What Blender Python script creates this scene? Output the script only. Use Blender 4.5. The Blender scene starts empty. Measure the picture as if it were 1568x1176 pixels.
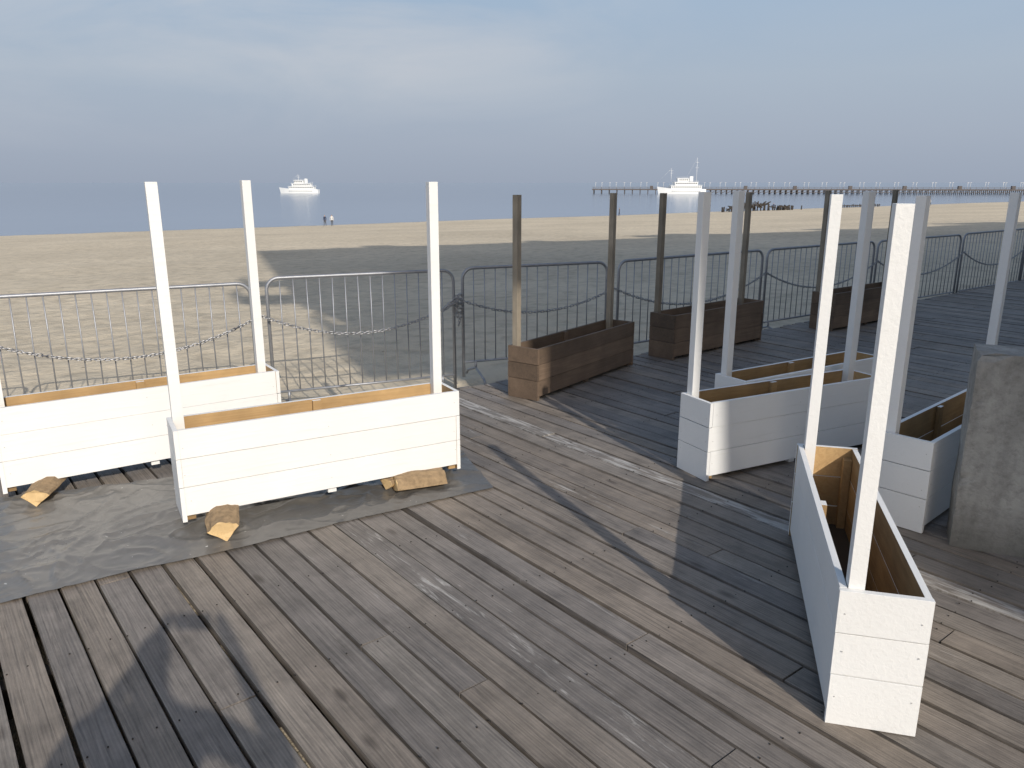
import bpy, bmesh, math, random
from mathutils import Vector, Matrix, noise
random.seed(7)
R=math.radians
scene=bpy.context.scene
SUNH=Vector((-.41,.91,0)).normalized(); ELEV=R(29)

# ---------------------------------------------------------------- materials
def newmat(name):
    m=bpy.data.materials.new(name); m.use_nodes=True
    nt=m.node_tree; return m,nt,nt.nodes,nt.links,nt.nodes['Principled BSDF']
def ramp(nt,stops):
    r=nt.nodes.new('ShaderNodeValToRGB'); e=r.color_ramp.elements
    while len(e)<len(stops): e.new(.5)
    for i,(p,c) in enumerate(stops):
        e[i].position=p; e[i].color=(c[0],c[1],c[2],1) if not isinstance(c,(int,float)) else (c,c,c,1)
    return r
def mix(nt,f,a,b,blend='MIX'):
    m=nt.nodes.new('ShaderNodeMix'); m.data_type='RGBA'; m.blend_type=blend; m.clamp_result=False
    for s,v in ((m.inputs[0],f),(m.inputs[6],a),(m.inputs[7],b)):
        if hasattr(v,'links'): nt.links.new(v,s)
        elif isinstance(v,(int,float)): s.default_value=v if s==m.inputs[0] else (v,v,v,1)
        else: s.default_value=(v[0],v[1],v[2],1)
    return m.outputs[2]
def math_(nt,op,a,b=0.0,clamp=False):
    m=nt.nodes.new('ShaderNodeMath'); m.operation=op; m.use_clamp=clamp
    for s,v in ((m.inputs[0],a),(m.inputs[1],b)):
        if hasattr(v,'links'): nt.links.new(v,s)
        else: s.default_value=v
    return m.outputs[0]
def coords(nt,scale=(1,1,1),kind='Object',offs=None):
    tc=nt.nodes.new('ShaderNodeTexCoord'); mp=nt.nodes.new('ShaderNodeMapping')
    mp.inputs['Scale'].default_value=scale
    nt.links.new(tc.outputs[kind],mp.inputs[0])
    if offs: nt.links.new(offs,mp.inputs['Location'])
    return mp.outputs[0]
def noi(nt,vec,scale,detail=4,rough=.55,dist=0):
    n=nt.nodes.new('ShaderNodeTexNoise'); n.inputs['Scale'].default_value=scale
    n.inputs['Detail'].default_value=detail; n.inputs['Roughness'].default_value=rough
    n.inputs['Distortion'].default_value=dist
    nt.links.new(vec,n.inputs['Vector']); return n.outputs[0]
def bump(nt,h,strength,dist,normal=None):
    b=nt.nodes.new('ShaderNodeBump'); b.inputs['Strength'].default_value=strength; b.inputs['Distance'].default_value=dist
    nt.links.new(h,b.inputs['Height'])
    if normal: nt.links.new(normal,b.inputs['Normal'])
    return b.outputs[0]
def rnd_attr(nt):
    a=nt.nodes.new('ShaderNodeAttribute'); a.attribute_name='rnd'; return a

def mat_simple(name,col,rough=.6,metal=0,var=.15,nscale=8,bmp=.1):
    m,nt,nd,lk,p=newmat(name)
    v=coords(nt); n=noi(nt,v,nscale,5)
    c=mix(nt,n,[x*(1-var) for x in col],[min(1,x*(1+var)) for x in col])
    lk.new(c,p.inputs['Base Color']); p.inputs['Roughness'].default_value=rough; p.inputs['Metallic'].default_value=metal
    n2=noi(nt,v,nscale*8,3)
    lk.new(bump(nt,n2,bmp,.004),p.inputs['Normal'])
    return m

def mat_white_paint():
    m,nt,nd,lk,p=newmat('white_painted_timber')
    v=coords(nt,(2,30,30)); v1=coords(nt)
    g=noi(nt,v,2,5,.6,.4); big=noi(nt,v1,3.5,4)
    a=rnd_attr(nt)
    c=mix(nt,big,(.72,.715,.70),(.81,.81,.80))
    c=mix(nt,math_(nt,'MULTIPLY',a.outputs['Fac'],.08),c,(.56,.55,.53))
    vo=nt.nodes.new('ShaderNodeTexVoronoi'); vo.inputs['Scale'].default_value=3.2; lk.new(v1,vo.inputs['Vector'])
    k=ramp(nt,[(.0,1),(.045,.6),(.09,0)]); lk.new(vo.outputs['Distance'],k.inputs[0])
    c=mix(nt,math_(nt,'MULTIPLY',k.outputs[0],.2),c,(.42,.36,.28))
    st=ramp(nt,[(.58,0),(.78,1)]); lk.new(g,st.inputs[0])
    c=mix(nt,math_(nt,'MULTIPLY',st.outputs[0],.2),c,(.52,.48,.42))
    lk.new(c,p.inputs['Base Color']); p.inputs['Roughness'].default_value=.5
    lk.new(bump(nt,g,.5,.003),p.inputs['Normal'])
    return m
def mat_wood(name,dark,light,rough=.75,axis=0,bs=.5):
    m,nt,nd,lk,p=newmat(name)
    sc=[26,26,26]; sc[axis]=1.6
    a=rnd_attr(nt)
    comb=nt.nodes.new('ShaderNodeCombineXYZ')
    for i in range(3): lk.new(math_(nt,'MULTIPLY',a.outputs['Fac'],37.0+i*11),comb.inputs[i])
    v=coords(nt,sc,offs=comb.outputs[0])
    g=noi(nt,v,1.4,6,.65,1.2); v1=coords(nt); b=noi(nt,v1,4,4)
    c=mix(nt,g,dark,light)
    r=ramp(nt,[(0,.7),(1,1.25)]); lk.new(a.outputs['Fac'],r.inputs[0])
    c=mix(nt,1.0,c,r.outputs[0],'MULTIPLY')
    rr=ramp(nt,[(.3,.7),(.7,1.12)]); lk.new(b,rr.inputs[0])
    c=mix(nt,1.0,c,rr.outputs[0],'MULTIPLY')
    lk.new(c,p.inputs['Base Color']); p.inputs['Roughness'].default_value=rough
    lk.new(bump(nt,g,bs,.004),p.inputs['Normal'])
    return m
def mat_deck():
    m,nt,nd,lk,p=newmat('weathered_deck_boards')
    a=rnd_attr(nt)
    sep=nt.nodes.new('ShaderNodeSeparateColor'); lk.new(a.outputs['Color'],sep.inputs[0])
    comb=nt.nodes.new('ShaderNodeCombineXYZ')
    for i,k in enumerate((91.,57.,13.)): lk.new(math_(nt,'MULTIPLY',sep.outputs[2],k),comb.inputs[i])
    fine=coords(nt,(95,3.0,60),offs=comb.outputs[0])
    mid=coords(nt,(26,1.1,26),offs=comb.outputs[0])
    obj=coords(nt)
    gf=noi(nt,fine,1.0,6,.7,.8); gm=noi(nt,mid,1.0,5,.6,2.0); big=noi(nt,obj,.9,4,.6); blot=noi(nt,obj,5,6,.7)
    w=nt.nodes.new('ShaderNodeTexWave'); w.wave_type='BANDS'; w.bands_direction='X'
    w.inputs['Scale'].default_value=1.1; w.inputs['Distortion'].default_value=7; w.inputs['Detail'].default_value=3; w.inputs['Detail Scale'].default_value=.6
    lk.new(mid,w.inputs['Vector'])
    c=mix(nt,gm,(.165,.147,.130),(.325,.293,.26))
    c=mix(nt,math_(nt,'MULTIPLY',w.outputs[1],.38),c,(.145,.126,.110))
    rf=ramp(nt,[(.30,.52),(.5,1),(.75,1.22)]); lk.new(gf,rf.inputs[0])
    c=mix(nt,1.0,c,rf.outputs[0],'MULTIPLY')
    tint=ramp(nt,[(0,(.78,.78,.80)),(.3,(.94,.93,.94)),(.6,(1.05,.98,.90)),(.8,(.96,.96,.96)),(1,(1.18,1.13,1.07))]); lk.new(sep.outputs[0],tint.inputs[0])
    c=mix(nt,1.0,c,tint.outputs[0],'MULTIPLY')
    rb=ramp(nt,[(.3,.84),(.7,1.14)]); lk.new(big,rb.inputs[0]); c=mix(nt,1.0,c,rb.outputs[0],'MULTIPLY')
    rb2=ramp(nt,[(.3,.70),(.6,1.08)]); lk.new(blot,rb2.inputs[0]); c=mix(nt,1.0,c,rb2.outputs[0],'MULTIPLY')
    vo=nt.nodes.new('ShaderNodeTexVoronoi'); vo.inputs['Scale'].default_value=1.0
    kv=coords(nt,(6,2.2,1),offs=comb.outputs[0]); lk.new(kv,vo.inputs['Vector'])
    k=ramp(nt,[(.0,1),(.06,.8),(.13,0)]); lk.new(vo.outputs['Distance'],k.inputs[0])
    c=mix(nt,math_(nt,'MULTIPLY',k.outputs[0],.75),c,(.05,.038,.03))
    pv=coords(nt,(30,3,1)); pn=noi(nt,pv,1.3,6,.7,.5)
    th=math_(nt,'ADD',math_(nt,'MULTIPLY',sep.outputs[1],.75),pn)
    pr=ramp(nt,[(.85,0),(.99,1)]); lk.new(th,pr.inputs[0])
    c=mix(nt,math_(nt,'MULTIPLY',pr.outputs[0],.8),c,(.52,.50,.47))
    lk.new(c,p.inputs['Base Color'])
    rr=ramp(nt,[(.3,.50),(.7,.76)]); lk.new(gm,rr.inputs[0]); lk.new(rr.outputs[0],p.inputs['Roughness'])
    b1=bump(nt,gf,.9,.005); b2=bump(nt,gm,.5,.005,b1)
    lk.new(b2,p.inputs['Normal'])
    return m
def mat_sand():
    m,nt,nd,lk,p=newmat('beach_sand')
    o=coords(nt); a=noi(nt,o,.35,6,.6); b=noi(nt,o,3.2,6,.65); f=noi(nt,o,60,3); far=noi(nt,o,.08,5,.6)
    c=mix(nt,a,(.51,.435,.325),(.64,.555,.425))
    rb=ramp(nt,[(.32,.76),(.55,1.04)]); lk.new(b,rb.inputs[0]); c=mix(nt,1.0,c,rb.outputs[0],'MULTIPLY')
    rb=ramp(nt,[(.35,.9),(.6,1.05)]); lk.new(far,rb.inputs[0]); c=mix(nt,1.0,c,rb.outputs[0],'MULTIPLY')
    vo=nt.nodes.new('ShaderNodeTexVoronoi'); vo.inputs['Scale'].default_value=1.9; lk.new(o,vo.inputs['Vector'])
    k=ramp(nt,[(.0,1),(.03,1),(.05,0)]); lk.new(vo.outputs['Distance'],k.inputs[0])
    c=mix(nt,math_(nt,'MULTIPLY',k.outputs[0],.7),c,(.10,.08,.05))
    sx=nt.nodes.new('ShaderNodeSeparateXYZ'); lk.new(o,sx.inputs[0])
    mr=nt.nodes.new('ShaderNodeMapRange'); lk.new(sx.outputs[2],mr.inputs[0])
    mr.inputs[1].default_value=-5.1; mr.inputs[2].default_value=-5.3
    c=mix(nt,math_(nt,'MULTIPLY',mr.outputs[0],.6),c,(.24,.21,.17))
    lk.new(c,p.inputs['Base Color']); p.inputs['Roughness'].default_value=.95; p.inputs['Specular IOR Level'].default_value=.1
    b1=bump(nt,b,.9,.07); b2=bump(nt,f,.4,.01,b1)
    lk.new(b2,p.inputs['Normal'])
    return m
def mat_sea():
    m,nt,nd,lk,p=newmat('calm_sea_water')
    o=coords(nt,(1,2.2,1)); n1=noi(nt,o,.25,5,.6); n2=noi(nt,coords(nt,(.3,1.6,1)),.03,5)
    c=mix(nt,n2,(.14,.19,.27),(.20,.25,.33)); lk.new(c,p.inputs['Base Color'])
    p.inputs['Roughness'].default_value=.14; p.inputs['IOR'].default_value=1.33
    lk.new(bump(nt,n1,.06,.2),p.inputs['Normal'])
    return m
def mat_tarp():
    m,nt,nd,lk,p=newmat('black_plastic_sheeting')
    o=coords(nt); d=noi(nt,o,1.8,6,.65); s=noi(nt,o,34,4,.6)
    c=mix(nt,d,(.055,.053,.052),(.155,.147,.135))
    sx=nt.nodes.new('ShaderNodeSeparateXYZ'); lk.new(o,sx.inputs[0])
    mr=nt.nodes.new('ShaderNodeMapRange'); lk.new(sx.outputs[0],mr.inputs[0]); mr.inputs[1].default_value=-.9; mr.inputs[2].default_value=-2.0
    c=mix(nt,math_(nt,'MULTIPLY',mr.outputs[0],.55),c,(.215,.205,.19))
    rs=ramp(nt,[(.71,0),(.735,1)]); lk.new(s,rs.inputs[0])
    c=mix(nt,math_(nt,'MULTIPLY',rs.outputs[0],.8),c,(.75,.75,.73))
    lk.new(c,p.inputs['Base Color']); p.inputs['Specular IOR Level'].default_value=.6
    rr=ramp(nt,[(.35,.27),(.7,.45)]); lk.new(d,rr.inputs[0]); lk.new(rr.outputs[0],p.inputs['Roughness'])
    nn=nt.nodes.new('ShaderNodeTexNoise'); nn.inputs['Scale'].default_value=3; lk.new(o,nn.inputs['Vector'])
    wv=mix(nt,.25,o,nn.outputs[1])
    prev=None
    for sc,st,ds in ((9,.55,.012),(26,.5,.004)):
        v=nt.nodes.new('ShaderNodeTexVoronoi'); v.feature='F1'; v.inputs['Scale'].default_value=sc; lk.new(wv,v.inputs['Vector'])
        prev=bump(nt,v.outputs['Distance'],st,ds,prev)
    lk.new(prev,p.inputs['Normal'])
    return m
def mat_concrete():
    m,nt,nd,lk,p=newmat('stained_concrete')
    o=coords(nt); a=noi(nt,o,2.6,8,.7); b=noi(nt,o,24,6,.7); st=noi(nt,coords(nt,(5,5,1.2)),1.6,6)
    c=mix(nt,a,(.20,.196,.18),(.46,.445,.415))
    r=ramp(nt,[(.35,.76),(.6,1.06)]); lk.new(st,r.inputs[0]); c=mix(nt,1.0,c,r.outputs[0],'MULTIPLY')
    r=ramp(nt,[(.3,.68),(.55,1.04)]); lk.new(b,r.inputs[0]); c=mix(nt,1.0,c,r.outputs[0],'MULTIPLY')
    vo=nt.nodes.new('ShaderNodeTexVoronoi'); vo.inputs['Scale'].default_value=22; lk.new(o,vo.inputs['Vector'])
    k=ramp(nt,[(.0,0),(.12,0),(.2,1)]); lk.new(vo.outputs['Distance'],k.inputs[0])
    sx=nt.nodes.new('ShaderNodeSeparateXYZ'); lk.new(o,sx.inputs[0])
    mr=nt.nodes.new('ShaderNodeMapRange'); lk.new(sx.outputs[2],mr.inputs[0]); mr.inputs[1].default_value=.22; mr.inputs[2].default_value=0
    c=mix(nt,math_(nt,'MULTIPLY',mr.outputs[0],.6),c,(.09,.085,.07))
    lk.new(c,p.inputs['Base Color']); p.inputs['Roughness'].default_value=.9
    b1=bump(nt,b,.8,.008); lk.new(bump(nt,k.outputs[0],.4,.004,b1),p.inputs['Normal']); return m

M_white=mat_white_paint()
M_raw=mat_wood('raw_pine_timber',(.24,.14,.055),(.52,.35,.17))
M_brown=mat_wood('brown_stained_timber',(.080,.056,.038),(.22,.15,.10))
M_brownpost=mat_wood('brown_post_timber',(.20,.17,.13),(.36,.31,.24),axis=2)
M_soil=mat_simple('dark_planter_floor',(.05,.04,.03),.9)
M_screw=mat_simple('painted_screw_heads',(.48,.47,.45),.5,.0)
M_deck=mat_deck(); M_sand=mat_sand(); M_sea=mat_sea(); M_tarp=mat_tarp(); M_conc=mat_concrete()
M_joist=mat_simple('dark_joist_timber',(.03,.025,.02),.9)
M_galv=mat_simple('galvanised_steel',(.32,.33,.355),.5,.6,.25,20)
M_chain=mat_simple('chain_steel',(.36,.36,.37),.4,.8)
M_bark=mat_simple('log_bark',(.30,.21,.12),.95,0,.6,40,1.0)
M_cut=mat_wood('split_log_wood',(.50,.33,.15),(.78,.57,.30),bs=1.0)
M_ship=mat_simple('ship_white_paint',(.80,.80,.78),.4,0,.03)
M_glass=mat_simple('dark_window_glass',(.03,.04,.05),.15,0,.1)
M_pier=mat_simple('pier_timber',(.12,.105,.10),.9,0,.3,1)
M_lamp=mat_simple('white_metal',(.6,.6,.6),.4)
M_wreck=mat_simple('old_wet_timber',(.04,.033,.027),.9,0,.4,3)
M_stucco=mat_simple('cream_stucco',(.55,.50,.42),.9,0,.08,2)
M_roof=mat_simple('roof_tile_red',(.22,.08,.05),.8,0,.3,4)
M_skin=mat_simple('skin',(.50,.30,.21),.6,0,.08)
M_hair=mat_simple('brown_hair',(.05,.03,.02),.7,0,.3,40)
M_jacket=mat_simple('dark_blue_cloth',(.04,.05,.09),.9)
M_trous=mat_simple('grey_cloth',(.07,.07,.075),.9)
M_wcloth=mat_simple('white_cloth',(.6,.58,.55),.9)
M_phone=mat_simple('black_phone_casing',(.02,.02,.02),.3)

# ---------------------------------------------------------------- mesh helpers
def obj_from(bm,name,mats,loc=(0,0,0),rz=0,bevel=0,smooth=False,parent=None):
    me=bpy.data.meshes.new(name); bm.to_mesh(me); bm.free()
    for m in mats: me.materials.append(m)
    if smooth:
        for f in me.polygons: f.use_smooth=True
    o=bpy.data.objects.new(name,me); scene.collection.objects.link(o)
    o.location=loc; o.rotation_euler=(0,0,rz)
    if bevel:
        b=o.modifiers.new('bevel','BEVEL'); b.width=bevel; b.segments=2; b.limit_method='ANGLE'; b.harden_normals=False
    if parent: o.parent=parent
    return o
def newbm():
    bm=bmesh.new(); bm.loops.layers.float_color.new('rnd'); return bm
def setrnd(bm,faces,c):
    l=bm.loops.layers.float_color['rnd']
    for f in faces:
        for lp in f.loops: lp[l]=c
def box(bm,x0,x1,y0,y1,z0,z1,mat=0,inner=None,mt=None,M=None,col=None):
    vs=[bm.verts.new((x,y,z)) for x in (x0,x1) for y in (y0,y1) for z in (z0,z1)]
    if M is not None:
        for v in vs: v.co=M@v.co
    F={'-x':(0,1,3,2),'+x':(4,6,7,5),'-y':(0,4,5,1),'+y':(2,3,7,6),'-z':(0,2,6,4),'+z':(1,5,7,3)}
    r=random.random(); out=[]
    for k,ix in F.items():
        f=bm.faces.new([vs[i] for i in ix]); f.material_index=(inner or {}).get(k,mat); out.append(f)
    setrnd(bm,out,col or (r,r,r,1)); return vs
def tube(bm,pts,r,ref=Vector((0,1,0)),seg=8,mat=0,cap=True,r2=None):
    pts=[Vector(p) for p in pts]; rings=[]
    n=len(pts)
    for i,p in enumerate(pts):
        t=(pts[min(i+1,n-1)]-pts[max(i-1,0)]).normalized()
        a=ref-t*ref.dot(t)
        if a.length<1e-3: a=Vector((1,0,0))-t*t.x
        if a.length<1e-3: a=Vector((0,0,1))-t*t.z
        a.normalize(); b=t.cross(a)
        rr=r if r2 is None else r+(r2-r)*i/(n-1)
        rings.append([bm.verts.new(p+(a*math.cos(2*math.pi*k/seg)+b*math.sin(2*math.pi*k/seg))*rr) for k in range(seg)])
    fs=[]
    for i in range(n-1):
        for k in range(seg):
            f=bm.faces.new((rings[i][k],rings[i][(k+1)%seg],rings[i+1][(k+1)%seg],rings[i+1][k])); f.material_index=mat; f.smooth=True; fs.append(f)
    if cap:
        for rg in (rings[0][::-1],rings[-1]):
            f=bm.faces.new(rg); f.material_index=mat; fs.append(f)
    c=random.random(); setrnd(bm,fs,(c,c,c,1))

# ---------------------------------------------------------------- planters
def planter(name,x,y,ang,L,z0=0,W=.25,Hh=.45,Hp=1.55,feet=.03):
    white=name.startswith('white')
    bm=newbm(); T=.021; raw=1; P=.050
    nb=3; h=(Hh-feet)/nb
    for k in range(nb):
        za=feet+k*h+(.0011 if k else 0); zb=feet+(k+1)*h-.0011
        j=lambda:random.uniform(-.0014,.0014)
        a=j(); box(bm,T,L-T,a,T+a,za,zb+j()*.6,0,{'+y':raw})
        a=j(); box(bm,T,L-T,W-T+a,W+a,za,zb+j()*.6,0,{'-y':raw})
        ea=feet*.0 if k==0 else za
        a=j(); box(bm,a,T+a-.0002,-.002+j(),W+.002+j(),ea+.001,zb+j()*.6,0,{'+x':raw})
        a=j(); box(bm,L-T+a+.0002,L+a,-.002+j(),W+.002+j(),ea+.001,zb+j()*.6,0,{'-x':raw})
    box(bm,T+.001,L-T-.001,T+.001,W-T-.001,feet+.03,feet+.05,2)
    for xa in (T+.001,L-T-.001-P):
        vs=box(bm,xa,xa+P,W-T-.002-P*.9,W-T-.002,.0,Hp+random.uniform(-.006,.006),3,None)
        dx,dy=random.uniform(-.005,.005),random.uniform(-.006,0)
        for v in vs:
            if v.co.z>1: v.co.x+=dx; v.co.y+=dy
    for xa in (T+.001,L-T-.041):
        box(bm,xa,xa+.04,T+.002,T+.036,.0,Hh-.045,1)
    box(bm,L/2-.022,L/2+.022,T+.002,T+.03,.0,feet+.03,0)
    box(bm,L/2-.022,L/2+.022,W-T-.03,W-T-.002,.0,feet+.03,0)
    box(bm,L/2-.022,L/2+.022,W-T-.022,W-T-.002,feet+.051,Hh-.006,1,{'+z':0})
    def screw(M):
        r=bmesh.ops.create_cone(bm,cap_ends=True,segments=8,radius1=.0024,radius2=.0024,depth=.002,matrix=M)
        for v in r['verts']:
            for f in v.link_faces: f.material_index=4
    for k in range(nb):
        for yy in (.02,W-.02):
            zz=feet+(k+.5)*h+random.uniform(-.035,.035)
            for X in (-.0026,L+.0026):
                screw(Matrix.Translation((X,yy+random.uniform(-.004,.004),zz))@Matrix.Rotation(R(90),4,'Y'))
        for xx in (.04,L/2,L-.04):
            zz=feet+(k+.5)*h+random.uniform(-.03,.03)
            screw(Matrix.Translation((xx+random.uniform(-.01,.01),-.0026,zz))@Matrix.Rotation(R(90),4,'X'))
    mats=[M_white,M_raw,M_soil,M_white,M_screw] if white else [M_brown,M_brown,M_soil,M_brownpost,M_joist]
    return obj_from(bm,name,mats,(x,y,z0),R(ang),bevel=.0022)

WN='white_wooden_planter_box'; BN='brown_wooden_planter_box'
planter(WN,1.200,1.967,75.3,1.36)
planter(WN,-1.54,3.34,29.5,1.44,z0=.058)
planter(WN,-2.60,3.68,34.7,1.46,z0=.058)
planter(WN,1.07,4.00,26.5,1.33)
planter(WN,1.40,4.47,31.5,1.33)
planter(WN,1.925,3.347,42,1.37)
planter(BN,.19,5.62,53,1.50,W=.275,Hh=.40,Hp=1.51)
planter(BN,1.49,7.01,40.5,1.47,W=.285,Hh=.42,Hp=1.51)
planter(BN,3.54,8.44,36.5,1.50,W=.28,Hh=.42,Hp=1.52)

# ---------------------------------------------------------------- deck
DA=math.atan2(.62,.785)
def build_deck():
    bm=newbm(); l=bm.loops.layers.float_color['rnd']
    u=-9.0; V0,V1=-9.0,4.95; idx=0
    while u<22:
        w=.112+random.uniform(-.005,.005); g=random.uniform(.011,.020)
        v=V0+random.uniform(-2.5,0)
        while v<V1:
            ln=random.choice([3.0,3.6,4.8])+random.uniform(-.1,.1)
            v2=min(v+ln,V1+random.uniform(-.03,.05))
            if V1-v2<.5: v2=V1+random.uniform(-.03,.05)
            z=random.uniform(-.005,.002)
            paint=random.choice([0,0,0,0,.1,.15,.3])
            mid=u+w/2
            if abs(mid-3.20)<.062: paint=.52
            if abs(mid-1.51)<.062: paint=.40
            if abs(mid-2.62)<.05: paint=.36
            ua,ub=u,u+w
            if u<1.742<u+w+g and v<3.15: ub=u+w-.018
            if u<-.25<u+w+g: ub=u+w-.006
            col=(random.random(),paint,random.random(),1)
            tilt=random.uniform(-.0018,.0018)
            n=max(2,int((v2-v)/.22)); y0=v+.003; y1=v2-.003
            prev=None; faces=[]
            ph=random.random()*50
            for i in range(n+1):
                y=y0+(y1-y0)*i/n
                el=noise.noise(Vector((y*1.7,ph,0)))*.0035; er=noise.noise(Vector((y*1.7,ph,5)))*.0035
                zz=z+noise.noise(Vector((y*.8,ph,9)))*.002
                a=[bm.verts.new(q) for q in ((ua+el,y,-.032),(ub+er,y,-.032),(ub+er,y,zz+tilt),(ua+el,y,zz-tilt))]
                if prev:
                    for k in range(4): faces.append(bm.faces.new((prev[k],prev[(k+1)%4],a[(k+1)%4],a[k])))
                else: faces.append(bm.faces.new(a))
                prev=a
            faces.append(bm.faces.new(prev[::-1]))
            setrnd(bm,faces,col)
            v=v2
        u+=w+g; idx+=1
    bmesh.ops.recalc_face_normals(bm,faces=bm.faces)
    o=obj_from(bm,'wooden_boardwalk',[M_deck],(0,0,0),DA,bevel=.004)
    o.modifiers[0].angle_limit=R(50)
    bm=newbm()
    v=-8.6; joists=[]
    while v<4.95:
        box(bm,-9,22,v,v+.07,-.15,-.0335,0); joists.append(v+.035); v+=.6
    box(bm,-9,22,4.9,4.94,-.26,-.034,0)
    j=obj_from(bm,'joists',[M_joist]); j.parent=o
    bm=newbm()
    uu=-3.0
    while uu<8:
        for jv in joists:
            if jv<0.3: continue
            for d in (.025,.09):
                bmesh.ops.create_cone(bm,cap_ends=True,segments=6,radius1=.003,radius2=.003,depth=.003,matrix=Matrix.Translation((uu+d+random.uniform(-.008,.008),jv+random.uniform(-.015,.015),.0002)))
        uu+=.127
    k=obj_from(bm,'nail_heads',[M_joist]); k.parent=o
    return o
build_deck()

# ---------------------------------------------------------------- beach
CA=math.atan2(.6,.8)
def sand_z(u,v):
    if v<5.5: z=-.20
    else: z=-.15-.0431*(v-5.5)
    if v>128: z-= (v-128)*.05
    n=noise.noise(Vector((u*.25,v*.25,0)))*.05+noise.noise(Vector((u*1.1,v*1.1,3)))*.03+noise.noise(Vector((u*3.3,v*3.3,7)))*.02
    if v<6: n=n*.5-.04
    big=noise.noise(Vector((u*.03,v*.05,9)))*.25*min(1,max(0,(v-15)/30))*(1-min(1,max(0,(v-100)/20))*.6)
    near=-.10*max(0,1-abs(u-3.0)/4)*max(0,1-abs(v-6.5)/3)
    return z+n+big+near
def to_uv(x,y): return (.8*x+.6*y, -.6*x+.8*y)
def ground_z(x,y): return sand_z(*to_uv(x,y))
def axis_vals(lo,hi,flo,fhi,step,grow):
    a=[]; x=flo
    while x<=fhi: a.append(x); x+=step
    s=step
    while a[-1]<hi: s*=grow; a.append(min(hi,a[-1]+s))
    s=step; b=[]; x=flo
    while x>lo: s*=grow; x=max(lo,x-s); b.append(x)
    return b[::-1]+a
us=axis_vals(-900,1400,-6,16,.11,1.06); vs_=axis_vals(-400,210,4.6,17,.10,1.05)
bm=bmesh.new()
grid=[[bm.verts.new((u,v,sand_z(u,v))) for v in vs_] for u in us]
for i in range(len(us)-1):
    for j in range(len(vs_)-1):
        bm.faces.new((grid[i][j],grid[i+1][j],grid[i+1][j+1],grid[i][j+1]))
obj_from(bm,'sandy_beach_ground',[M_sand],(0,0,0),CA,smooth=True)
bm=bmesh.new()
vv=[bm.verts.new(p) for p in ((-30000,60,0),(30000,60,0),(30000,40000,0),(-30000,40000,0))]
bm.faces.new(vv); obj_from(bm,'sea_water',[M_sea],(0,0,-5.3),CA)

# ---------------------------------------------------------------- barriers
def barrier(p0,p1,zt,zr,zg):
    p0=Vector(p0);p1=Vector(p1); d=p1-p0; L=d.length; bm=newbm(); rc=.10
    def arc(cx,cz,a0,a1): return [(cx+rc*math.cos(R(a0+(a1-a0)*i/6)),0,cz+rc*math.sin(R(a0+(a1-a0)*i/6))) for i in range(7)]
    pts=[(0,0,zg+.02),(0,0,zt-rc)]+arc(rc,zt-rc,180,90)[1:]+[(L-rc,0,zt)]+arc(L-rc,zt-rc,90,0)[1:]+[(L,0,zg+.02)]
    tube(bm,pts,.0145,seg=10)
    tube(bm,[(0,0,zr),(L,0,zr)],.011)
    n=max(4,round(L/.105))
    for i in range(1,n):
        x=L*i/n; top=zt
        if x<rc: top=zt-rc+math.sqrt(max(0,rc*rc-(rc-x)**2))
        if L-x<rc: top=zt-rc+math.sqrt(max(0,rc*rc-(rc-(L-x))**2))
        b=random.uniform(-.006,.006)
        tube(bm,[(x,0,zr),(x+b,b,(zr+top)/2),(x,0,top)],.0055,seg=6)
    for x in (.12,L-.12):
        tube(bm,[(x,-.26,zg-.01),(x,-.22,zg+.03),(x,0,zg+.10),(x,.22,zg+.03),(x,.26,zg-.01)],.012,ref=Vector((1,0,0)))
        tube(bm,[(x,0,zg+.09),(x,0,zr)],.012)
    return obj_from(bm,'metal_crowd_barrier',[M_galv],(p0.x,p0.y,0),math.atan2(d.y,d.x))
segs=[((-4.65,5.05),(-3.85,5.42),.79,-.05,-.24),
((-3.80,5.44),(-2.13,6.28),.81,-.07,-.26),((-2.02,6.35),(-.53,6.98),.84,-.13,-.30),((-.45,7.02),(.93,7.60),.85,-.02,-.18)]
A=Vector((1.02,7.65)); B=Vector((6.71,11.69)); C=Vector((8.60,13.10))
for i in range(3):
    a=A.lerp(B,i/3+.006); b=A.lerp(B,(i+1)/3-.006); segs.append((tuple(a),tuple(b),.85,0,-.16))
dd=(C-B).normalized()
for i in range(3):
    a=B+dd*(2.3*i+.05); b=B+dd*(2.3*(i+1)-.02); segs.append((tuple(a),tuple(b),.86,.0,-.16))
for s in segs: barrier(*s)
def torus_template(R1=.016,R2=.0042,stretch=.011,n=12,m=5):
    vs=[];fs=[]
    for i in range(n):
        a=2*math.pi*i/n
        for k in range(m):
            b=2*math.pi*k/m
            r=R1*.62+R2*math.cos(b)
            vs.append(Vector((r*math.cos(a)+(stretch if math.cos(a)>0 else -stretch),r*math.sin(a),R2*math.sin(b))))
    for i in range(n):
        for k in range(m):
            fs.append((i*m+k,((i+1)%n)*m+k,((i+1)%n)*m+(k+1)%m,i*m+(k+1)%m))
    return vs,fs
TV,TF=torus_template()
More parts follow.
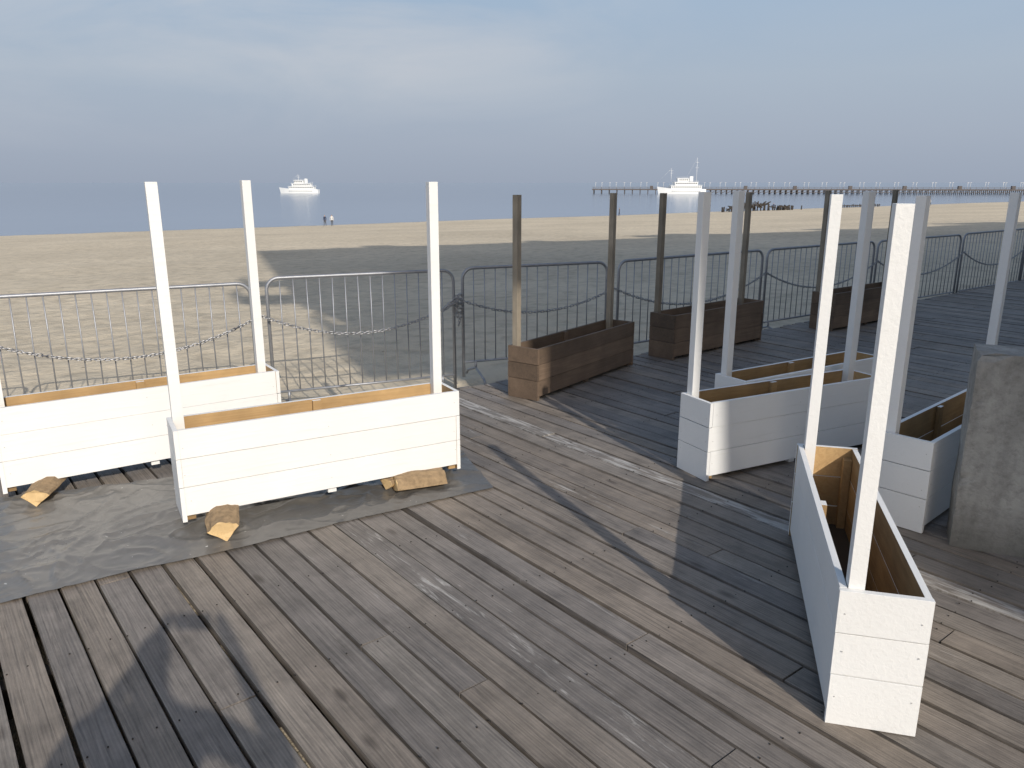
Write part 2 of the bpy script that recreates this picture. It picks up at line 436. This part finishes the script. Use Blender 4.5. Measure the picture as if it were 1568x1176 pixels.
def chain_obj(paths,name='steel_chain'):
    verts=[];faces=[]
    for pts in paths:
        acc=0; step=.0315; pos=[]
        for a,b in zip(pts[:-1],pts[1:]):
            seg=(b-a); L=seg.length; t=acc
            while t<L: pos.append((a+seg*(t/L),seg.normalized())); t+=step
            acc=t-L
        for k,(p,t) in enumerate(pos):
            q=t.to_track_quat('X','Z')
            M=Matrix.Translation(p)@q.to_matrix().to_4x4()@Matrix.Rotation(R(90*(k%2)+random.uniform(-25,25)),4,'X')
            o=len(verts)
            verts+= [M@v for v in TV]; faces+=[tuple(o+x for x in f) for f in TF]
    me=bpy.data.meshes.new(name); me.from_pydata([tuple(v) for v in verts],[],faces); me.materials.append(M_chain)
    for f in me.polygons: f.use_smooth=True
    o=bpy.data.objects.new(name,me); scene.collection.objects.link(o); return o
def swag(a,b,sag,n=28):
    a=Vector(a);b=Vector(b); return [a.lerp(b,i/n)-Vector((0,0,sag*4*(i/n)*(1-i/n))) for i in range(n+1)]
paths=[]
nodes=[((-4.6,5.03),.55),((-3.82,5.40),.52),((-2.07,6.28),.55),((-.49,6.96),.58),((.98,7.60),.60)]
def nd_(n): return (n[0][0]+.018,n[0][1]-.035,n[1])
for k,(a,b) in enumerate(zip(nodes[:-1],nodes[1:])): paths.append(swag(nd_(a),nd_(b),(.12,.24,.22,.17)[k]))
pv=nodes[-1]
for s in segs[4:]:
    nx=((s[1][0]+.02,s[1][1]-.02),.60)
    paths.append(swag(nd_(pv),nd_(nx),.25)); pv=nx
wr=[Vector((-.49+.035*math.cos(t*.9),6.99+.035*math.sin(t*.9),.62-.006*t)) for t in range(0,36)]
paths.append(wr)
paths.append([Vector((-.49,6.95,.60)),Vector((-.50,6.95,.50)),Vector((-.47,6.95,.42)),Vector((-.49,6.95,.33))])
paths.append([Vector((-.49,6.95,.60)),Vector((-.60,6.93,.52)),Vector((-.62,6.93,.48)),Vector((-.50,6.95,.56))])
chain_obj(paths)

# ---------------------------------------------------------------- tarp
def tarp():
    a=Vector((-4.2,1.35));b=Vector((-.10,3.90));c=Vector((-.36,4.62));d=Vector((-4.9,2.9))
    bm=bmesh.new(); nx,ny=380,150; g=[]
    for i in range(nx+1):
        row=[]
        for j in range(ny+1):
            s=i/nx;t=j/ny
            p=(a.lerp(b,s)).lerp(d.lerp(c,s),t)
            e=noise.noise(Vector((s*9,0,1)))*.014*(1-t)
            p=p+Vector((-e*.5,e))
            w=1-abs(noise.noise(Vector((p.x*2.2+noise.noise(Vector((p.x*2,p.y*2,0)))*1.2,p.y*3.4,2))))*4
            w2=1-abs(noise.noise(Vector((p.x*6+noise.noise(Vector((p.x*5,p.y*5,3))),p.y*4-p.x*2,5))))*4
            w3=1-abs(noise.noise(Vector((p.x*13+p.y*5,p.y*9,8))))*4
            k=min(1,t*9)*.7+.3
            z=.0065+(max(0,w)**2*.012+max(0,w2)**2*.008+max(0,w3)**2*.004+abs(noise.noise(Vector((p.x*4,p.y*4,20))))*.006)*k
            row.append(bm.verts.new((p.x,p.y,z)))
        g.append(row)
    for i in range(nx):
        for j in range(ny): bm.faces.new((g[i][j],g[i+1][j],g[i+1][j+1],g[i][j+1]))
    obj_from(bm,'black_plastic_sheet',[M_tarp],smooth=True)
tarp()
def log(x,y,ang,L,r,a0,a1,roll=0,z=.012,seed=0):
    bm=newbm(); n=10; m=12; rings=[]
    apex=Vector((0,0))
    for i in range(m+1):
        xx=-L/2+L*i/m; prof=[]
        for k in range(n+1):
            t=R(a0+(a1-a0)*k/n); rr=r*(1+.13*noise.noise(Vector((xx*9,k*.7,seed))))
            prof.append((rr*math.cos(t),rr*math.sin(t),0))
        e=Vector(prof[-1][:2]); s=Vector(prof[0][:2])
        for q in (.33,.66): 
            c=e.lerp(apex,q)+Vector((noise.noise(Vector((xx*14,q,seed+3)))*.012,noise.noise(Vector((xx*14,q,seed+4)))*.012)); prof.append((c.x,c.y,1))
        prof.append((apex.x,apex.y,1))
        for q in (.4,.75):
            c=apex.lerp(s,q)+Vector((noise.noise(Vector((xx*14,q,seed+5)))*.01,noise.noise(Vector((xx*14,q,seed+6)))*.01)); prof.append((c.x,c.y,1))
        rot=Matrix.Rotation(R(roll),2)
        taper=1-.18*abs(xx)/L
        P=[rot@Vector(c[:2])*taper for c in prof]
        rings.append([bm.verts.new((xx+.010*noise.noise(Vector((k*.8,i,seed))),c.x,c.y)) for k,c in enumerate(P)])
    mz=min(v.co.z for rg in rings for v in rg)
    for rg in rings:
        for v in rg: v.co.z-=mz
    fs=[]
    for i in range(m):
        q=len(rings[i])
        for k in range(q):
            f=bm.faces.new((rings[i][k],rings[i+1][k],rings[i+1][(k+1)%q],rings[i][(k+1)%q])); f.material_index=0 if k<n else 1; fs.append(f)
    for rg in (rings[0],rings[-1][::-1]):
        f=bm.faces.new(rg); f.material_index=1; fs.append(f)
    bmesh.ops.recalc_face_normals(bm,faces=bm.faces); c=random.random(); setrnd(bm,fs,(.6+c*.4,)*3+(1,))
    obj_from(bm,'split_firewood_log',[M_bark,M_cut],(x,y,z),R(ang))
log(-1.36,3.38,112,.30,.105,0,95,35,seed=1)
log(-.50,3.90,22,.27,.090,0,150,12,seed=7)
log(-.62,3.92,50,.16,.070,0,100,40,seed=12)
log(-2.43,3.76,100,.26,.095,0,100,40,seed=4)
log(-1.70,4.40,125,.24,.075,0,110,30,seed=9)

bm=newbm(); box(bm,0,1.6,0,.24,0,.895)
bmesh.ops.subdivide_edges(bm,edges=bm.edges,cuts=24,use_grid_fill=True)
for v in bm.verts:
    ed=(v.co.z>.88)+(v.co.x<.01)+(v.co.y<.01)
    v.co+=Vector([noise.noise(v.co*6+Vector((k*9,0,0)))*.006 for k in range(3)])
    if ed>=2: 
        q=max(0,noise.noise(v.co*14))*.03
        v.co+=Vector((q if v.co.x<.02 else 0,q if v.co.y<.02 else 0,-q if v.co.z>.87 else 0))
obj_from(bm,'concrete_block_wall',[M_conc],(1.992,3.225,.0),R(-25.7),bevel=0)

# ---------------------------------------------------------------- pier
def pier():
    bm=newbm(); a=Vector((53,525)); b=Vector((400,461)); L=(b-a).length
    z0=-5.3
    box(bm,0,L,-3.5,3.5,2.6+z0,3.0+z0,0)
    box(bm,0,L,-3.7,-3.45,2.2+z0,2.62+z0,0)
    for y in (-3.4,3.4):
        for zz in (3.55,4.1): box(bm,0,L,y-.05,y+.05,zz+z0-.05,zz+z0+.05,0)
    x=1
    while x<L:
        for y in (-3.0,0,3.0): tube(bm,[(x,y,z0-1),(x,y,2.6+z0)],.26,seg=6)
        tube(bm,[(x,-3.4,z0+3.0),(x,-3.4,z0+4.1)],.08,seg=5)
        if x>45:
            tube(bm,[(x,-3.2,z0+.2),(x+3.2,-3.2,z0+2.4)],.12,seg=5); box(bm,x,x+3.3,-3.35,-3.05,z0+.9,z0+1.15,0)
        x+=3.3 if x>45 else 5
    x=4;i=0
    while x<L:
        for y in (-3.1,3.1):
            tube(bm,[(x+y*.6,y,z0+3),(x+y*.6,y,z0+6.8)],.10,seg=6,mat=1)
            tube(bm,[(x+y*.6-.6,y,z0+6.8),(x+y*.6+.6,y,z0+6.8)],.16,seg=6,mat=1)
        if i%3==0 and i>2: box(bm,x+4,x+6,-1,1,z0+3,z0+4.9,0)
        x+=random.uniform(9,12); i+=1
    obj_from(bm,'long_wooden_pier',[M_pier,M_lamp],(a.x,a.y,0),math.atan2(b.y-a.y,b.x-a.x))
pier()
def ship(x,y,L,ang,mh,tall,masts,name='passenger_ship'):
    bm=newbm(); W=L*.11; secs=[]
    for i in range(17):
        s=i/16; xx=-L/2+L*s
        hw=W*min(1,(.75+.25*min(1,s*4)))*(1 if s<.6 else max(.03,1-((s-.6)/.4)**1.9))
        zd=mh*(1+.5*max(0,(s-.5)*2)**2)
        rake=L*.045*max(0,(s-.7)/.3)
        secs.append([bm.verts.new(v) for v in ((xx,-hw*.7,-1),(xx+rake*.3,-hw*.92,.3),(xx+rake,-hw,zd),(xx+rake,hw,zd),(xx+rake*.3,hw*.92,.3),(xx,hw*.7,-1))])
    fs=[]
    for a,b in zip(secs[:-1],secs[1:]):
        for k in range(5): fs.append(bm.faces.new((a[k],b[k],b[k+1],a[k+1])))
    fs.append(bm.faces.new(secs[0])); fs.append(bm.faces.new(secs[-1][::-1]))
    bmesh.ops.recalc_face_normals(bm,faces=bm.faces)
    z=mh+.05; lens=[(-.40,.26),(-.32,.18),(-.12,.12)][:tall]; hh=L*.075
    for k,(a,b) in enumerate(lens):
        w=W*(.82-.14*k)
        box(bm,a*L,b*L,-w,w,z,z+hh*.86,0)
        box(bm,a*L-.4,b*L+.5,-w-.15,w+.15,z+hh*.88,z+hh*.96,0)
        xx=a*L+.6
        while xx<b*L-.8:
            for sy in (-1,1): box(bm,xx,xx+.75,min(sy*w,sy*(w+.03)),max(sy*w,sy*(w+.03)),z+hh*.38,z+hh*.68,1)
            xx+=1.15
        for sy in (-1,1):
            tube(bm,[(a*L-.3,sy*w,z+hh+.6),(b*L+.3,sy*w,z+hh+.6)],.04,seg=4)
            for q in range(8): 
                xq=a*L+(b-a)*L*q/7; tube(bm,[(xq,sy*w,z+hh*.9),(xq,sy*w,z+hh+.6)],.03,seg=4)
        z+=hh
    box(bm,-.22*L,-.15*L,-W*.25,W*.25,z-hh*.9,z+hh*.5,0)
    for mx,mt in masts:
        tube(bm,[(mx*L,0,z-hh),(mx*L,0,z+mt)],.14,seg=6,r2=.05)
        for q in (.5,.75): tube(bm,[(mx*L-1.1,0,z+mt*q),(mx*L+1.1,0,z+mt*q)],.06,seg=5)
        tube(bm,[(mx*L,0,z+mt*.95),(mx*L+L*.25,0,z-hh*.6)],.03,seg=4)
    for q in range(14):
        xq=-L*.36+q*L*.045
        for sy in (-1,1): box(bm,xq,xq+.45,min(sy*W*.99,sy*(W*1.01)),max(sy*W*.99,sy*W*1.01),mh*.5,mh*.5+.4,1)
    obj_from(bm,name,[M_ship,M_glass],(x,y,-5.3),R(ang))
ship(-140,526,25.5,175,2.6,3,[(.02,3.6)])
ship(106,497,29,183,3.0,3,[(-.30,12.5),(.25,6)])

def wreck():
    bm=newbm()
    for i in range(46):
        x=i*.62; h=.6+1.3*math.exp(-((x-11)/6)**2)*random.uniform(.6,1.1)
        y=random.uniform(-1.4,1.4)
        tube(bm,[(x,y,-.6),(x+random.uniform(-.4,.4),y+random.uniform(-.3,.3),h)],.15,seg=6)
    for i in range(30):
        x=random.uniform(1,24); h=.3+1.1*math.exp(-((x-11)/7)**2)
        l=random.uniform(1.5,4.5); a=random.uniform(-.35,.35)
        M=Matrix.Translation((x,random.uniform(-1.3,1.3),h*random.uniform(.5,1.1)))@Matrix.Rotation(random.uniform(-.3,.3),4,'Z')@Matrix.Rotation(a,4,'Y')
        box(bm,-l/2,l/2,-.14,.14,-.09,.09,M=M)
    obj_from(bm,'ruined_timber_jetty',[M_wreck],(46,172,ground_z(53,178)+.3),R(38))
wreck()
bm=newbm()
for i in range(22):
    x=i*.8; tube(bm,[(x,random.uniform(-.2,.2),-.8),(x,random.uniform(-.2,.2),random.uniform(.5,.9))],.13,seg=6)
box(bm,0,17,-.35,-.2,.3,.5)
obj_from(bm,'timber_groyne',[M_wreck],(92,222,-5.1),R(30))

# ---------------------------------------------------------------- people
def figure(name,joints,edges,loc,rz,scale,mats,zones,sub=1,parent=None):
    keys=list(joints); me=bpy.data.meshes.new(name)
    me.from_pydata([joints[k][0] for k in keys],[(keys.index(a),keys.index(b)) for a,b in edges],[])
    o=bpy.data.objects.new(name+'_tmp',me); scene.collection.objects.link(o)
    sk=o.modifiers.new('skin','SKIN'); sk.use_smooth_shade=True
    su=o.modifiers.new('sub','SUBSURF'); su.levels=sub; su.render_levels=sub
    lay=me.skin_vertices[0].data
    for i,k in enumerate(keys):
        r=joints[k][1]; lay[i].radius=r if isinstance(r,tuple) else (r,r); lay[i].use_root=(k=='pelvis')
    dg=bpy.context.evaluated_depsgraph_get()
    m2=bpy.data.meshes.new_from_object(o.evaluated_get(dg)); bpy.data.objects.remove(o)
    m2.name=name; m2.materials.clear()
    for m in mats: m2.materials.append(m)
    for f in m2.polygons: f.material_index=zones(f.center); f.use_smooth=True
    ob=bpy.data.objects.new(name,m2); scene.collection.objects.link(ob)
    ob.location=loc; ob.rotation_euler=(0,0,rz); ob.scale=(scale,)*3
    return ob
def base_joints(stride=.0,arms=None):
    J={'pelvis':((0,0,.95),(.15,.11)),'waist':((0,0,1.1),(.13,.095)),'chest':((0,0,1.32),(.165,.11)),'neck0':((0,0,1.46),.06),'neck':((0,.01,1.53),.05),
       'head':((0,.025,1.61),(.075,.088)),'crown':((0,.015,1.69),(.068,.08))}
    E=[('pelvis','waist'),('waist','chest'),('chest','neck0'),('neck0','neck'),('neck','head'),('head','crown')]
    for s,n in ((-1,'L'),(1,'R')):
        f=stride*s
        J['hip'+n]=((s*.09,0,.88),.095);J['knee'+n]=((s*.10,f*.5+.02,.5),.062);J['calf'+n]=((s*.10,f*.8-.01,.34),.055);J['ank'+n]=((s*.10,f,.09),.038);J['toe'+n]=((s*.12,f+.15,.035),.034)
        E+=[('pelvis','hip'+n),('hip'+n,'knee'+n),('knee'+n,'calf'+n),('calf'+n,'ank'+n),('ank'+n,'toe'+n)]
        e,w,h=(arms or {}).get(n,((s*.25,-.02,1.13),(s*.26,.06,.88),(s*.26,.08,.79)))
        J['sh'+n]=((s*.185,0,1.41),.058);J['el'+n]=(e,.043);J['wr'+n]=(w,.029);J['ha'+n]=(h,(.034,.02))
        E+=[('chest','sh'+n),('sh'+n,'el'+n),('el'+n,'wr'+n),('wr'+n,'ha'+n)]
    return J,E
def zones_std(c):
    if c.z>1.64: return 3
    if c.z>1.49: return 0 if c.y>.0 or c.z<1.56 else 3
    if c.z<.86 and abs(c.x)>.215: return 0
    if c.z>.93 or abs(c.x)>.20: return 1
    return 2
def walker(x,y,rz,top,bot,stride=.0,h=1.7):
    J,E=base_joints(stride)
    figure('person_on_beach',J,E,(x,y,ground_z(x,y)),R(rz),h/1.74,[M_skin,top,bot,M_hair],zones_std)
walker(-27.9,117.7,160,M_jacket,M_trous,.12)
walker(-26.9,117.9,200,M_wcloth,M_trous,.0)
walker(19.8,151.6,100,M_jacket,M_jacket,.2)
walker(20.6,151.9,80,M_trous,M_jacket,.15,1.6)
walker(40.5,172,90,M_jacket,M_trous,.2)
walker(60.5,187,20,M_wcloth,M_jacket,.1)
walker(62,188,200,M_jacket,M_trous,.1)
walker(108,205,90,M_wcloth,M_trous,.2)

J,E=base_joints(0,{'L':((-.32,.10,1.20),(-.10,.235,1.50),(-.055,.262,1.575)),'R':((.36,.10,1.22),(.20,.235,1.50),(.155,.262,1.575))})
for n,s,cx in (('L',1,-.055),('R',-1,.155)):
    for i in range(4):
        b=(cx-s*.010,.262,1.582+i*.012); m_=(cx+s*.008,.274,1.600+i*.012-.008); t=(cx+s*(.030-.003*i),.2765,1.606+i*.013-.012)
        J[f'f{n}{i}a']=(b,.010);J[f'f{n}{i}b']=(m_,.008);J[f'f{n}{i}c']=(t,.007)
        E+=[('ha'+n,f'f{n}{i}a'),(f'f{n}{i}a',f'f{n}{i}b'),(f'f{n}{i}b',f'f{n}{i}c')]
    J['t'+n+'a']=((cx+s*.006,.246,1.575),.011);J['t'+n+'b']=((cx+s*.024,.246,1.594),.009)
    E+=[('ha'+n,'t'+n+'a'),('t'+n+'a','t'+n+'b')]
J['nose']=((0,.112,1.615),.014); E.append(('head','nose'))
def zp(c):
    if c.z>1.655: return 3
    if c.z>1.49 and abs(c.x-0)<.12 and c.y<.15: return 0 if c.y>.0 or c.z<1.55 else 3
    if c.y>.225: return 0
    return 1 if c.z>.93 else 2
ph=figure('photographer',J,E,(-.06,-.31,0),0,1.0,[M_skin,M_jacket,M_trous,M_hair],zp,2)
bm=newbm(); box(bm,-.018,.118,.258,.267,1.572,1.642,0); p=obj_from(bm,'phone',[M_phone],bevel=.003); p.parent=ph

# ---------------------------------------------------------------- hotel behind the viewer (casts the big shade)
def hotel():
    bm=newbm(); D=14; SH=8
    prof=[(0,-.3),(-1.38,11.5),(.6,24.3),(70,24.3),(72,11.5),(70,-.3)]
    f0=[bm.verts.new((m,0,z)) for m,z in prof]; f1=[bm.verts.new((m+(SH if m<10 else 0),-D,z)) for m,z in prof]
    bm.faces.new(f0); bm.faces.new(f1[::-1])
    for i in range(6):
        f=bm.faces.new((f0[i],f1[i],f1[(i+1)%6],f0[(i+1)%6]))
        if i in (1,2,3): f.material_index=1
    bmesh.ops.recalc_face_normals(bm,faces=bm.faces)
    box(bm,.5,69,.02,.14,11.6,12.0,0)
    for r in range(3):
        for c in range(17):
            x=1.8+c*4; z=1.0+r*3.5
            box(bm,x,x+1.5,.01,.04,z,z+1.9,2); box(bm,x-.12,x+1.62,.01,.16,z-.14,z-.01,0)
            box(bm,x-.12,x-.01,.01,.08,z,z+1.9,0); box(bm,x+1.51,x+1.62,.01,.08,z,z+1.9,0); box(bm,x+.72,x+.78,.042,.06,z,z+1.9,0)
    for r in range(3):
        for c in range(17):
            x=2.2+c*4; z=13+r*3.6
            box(bm,x,x+1.3,.01,.05,z,z+1.6,2); box(bm,x-.1,x+1.4,.01,.3,z+1.62,z+1.8,1)
    box(bm,30,33,.02,.06,0,2.8,2); box(bm,29.5,33.5,.02,1.4,2.95,3.2,0)
    for x,w,h in ((6,1.4,1.4),(14,1,1.0),(21,3,1.8),(31,1.2,1.5),(41,5,2.4),(54,1.5,1.4)): box(bm,x,x+w,-1.8,-.2,24.25,24.3+h,0)
    for z,w in ((9.0,.5),(9.9,.25),(12.6,.9),(14.6,.7)):  # unseen end balconies, added to make the cast shade's edge jagged
        o=-.115*z if z<11.5 else -1.38+(z-11.5)*.155
        box(bm,o-w,o+.9,-1.5,-.1,z,z+.16,0)
        for k in range(4):
            tube(bm,[(o-w+.05,-1.5+.42*k,z+.15),(o-w+.05,-1.5+.42*k,z+1.05)],.03,seg=5)
        box(bm,o-w+.02,o-w+.08,-1.5,-.1,z+1.05,z+1.12,0)
    obj_from(bm,'hotel_building',[M_stucco,M_roof,M_glass],(6.54,-6.0,0),math.atan2(.259,.966))
hotel()

# ---------------------------------------------------------------- world
w=bpy.data.worlds.new('World'); scene.world=w; w.use_nodes=True
nt=w.node_tree; nt.nodes.clear()
out=nt.nodes.new('ShaderNodeOutputWorld')
sky=nt.nodes.new('ShaderNodeTexSky'); sky.sky_type='NISHITA'; sky.sun_disc=False
sky.sun_elevation=ELEV; sky.sun_rotation=math.atan2(-SUNH.x,-SUNH.y); sky.dust_density=2.5; sky.air_density=1.2
bg=nt.nodes.new('ShaderNodeBackground'); bg.inputs[1].default_value=.15; nt.links.new(sky.outputs[0],bg.inputs[0])
tc=nt.nodes.new('ShaderNodeTexCoord'); sep=nt.nodes.new('ShaderNodeSeparateXYZ'); nt.links.new(tc.outputs['Generated'],sep.inputs[0])
hz=ramp(nt,[(0,(.33,.38,.47)),(.05,(.37,.425,.515)),(.12,(.40,.475,.57)),(.22,(.35,.47,.62))]); nt.links.new(sep.outputs[2],hz.inputs[0])
mp=nt.nodes.new('ShaderNodeMapping'); mp.inputs['Scale'].default_value=(1.6,1.6,5); mp.inputs['Rotation'].default_value=(R(4),R(12),0); nt.links.new(tc.outputs['Generated'],mp.inputs[0])
cn=noi(nt,mp.outputs[0],2.0,7,.55,.5)
cr=ramp(nt,[(.40,0),(.68,1)]); nt.links.new(cn,cr.inputs[0])
mx=nt.nodes.new('ShaderNodeMapRange'); nt.links.new(sep.outputs[0],mx.inputs[0]); mx.inputs[1].default_value=.22; mx.inputs[2].default_value=-.15; mx.inputs[3].default_value=.10
mz=nt.nodes.new('ShaderNodeMapRange'); nt.links.new(sep.outputs[2],mz.inputs[0]); mz.inputs[1].default_value=.03; mz.inputs[2].default_value=.15
cf=math_(nt,'MULTIPLY',math_(nt,'MULTIPLY',cr.outputs[0],mx.outputs[0]),math_(nt,'MULTIPLY',mz.outputs[0],.75))
hc=mix(nt,cf,hz.outputs[0],(.58,.60,.64))
bg2=nt.nodes.new('ShaderNodeBackground'); nt.links.new(hc,bg2.inputs[0])
mr=nt.nodes.new('ShaderNodeMapRange'); nt.links.new(sep.outputs[2],mr.inputs[0]); mr.inputs[1].default_value=.22; mr.inputs[2].default_value=.45
ms=nt.nodes.new('ShaderNodeMixShader'); nt.links.new(mr.outputs[0],ms.inputs[0]); nt.links.new(bg2.outputs[0],ms.inputs[1]); nt.links.new(bg.outputs[0],ms.inputs[2])
nt.links.new(ms.outputs[0],out.inputs[0])

sd=Vector((SUNH.x*math.cos(ELEV),SUNH.y*math.cos(ELEV),-math.sin(ELEV)))
L=bpy.data.lights.new('sun','SUN'); L.energy=3.7; L.angle=R(.55); L.color=(1,.935,.84)
lo=bpy.data.objects.new('sun',L); scene.collection.objects.link(lo); lo.rotation_euler=sd.to_track_quat('-Z','Y').to_euler(); lo.location=(10,-20,30)

cam=bpy.data.cameras.new('camera'); co=bpy.data.objects.new('camera',cam); scene.collection.objects.link(co)
cam.sensor_width=36; cam.lens=1184/1568*36; cam.clip_start=.03; cam.clip_end=60000
co.location=(0,0,1.6); co.rotation_euler=(R(90-14.6),0,0)
scene.camera=co
scene.view_settings.view_transform='Standard'; scene.view_settings.look='None'; scene.view_settings.exposure=0
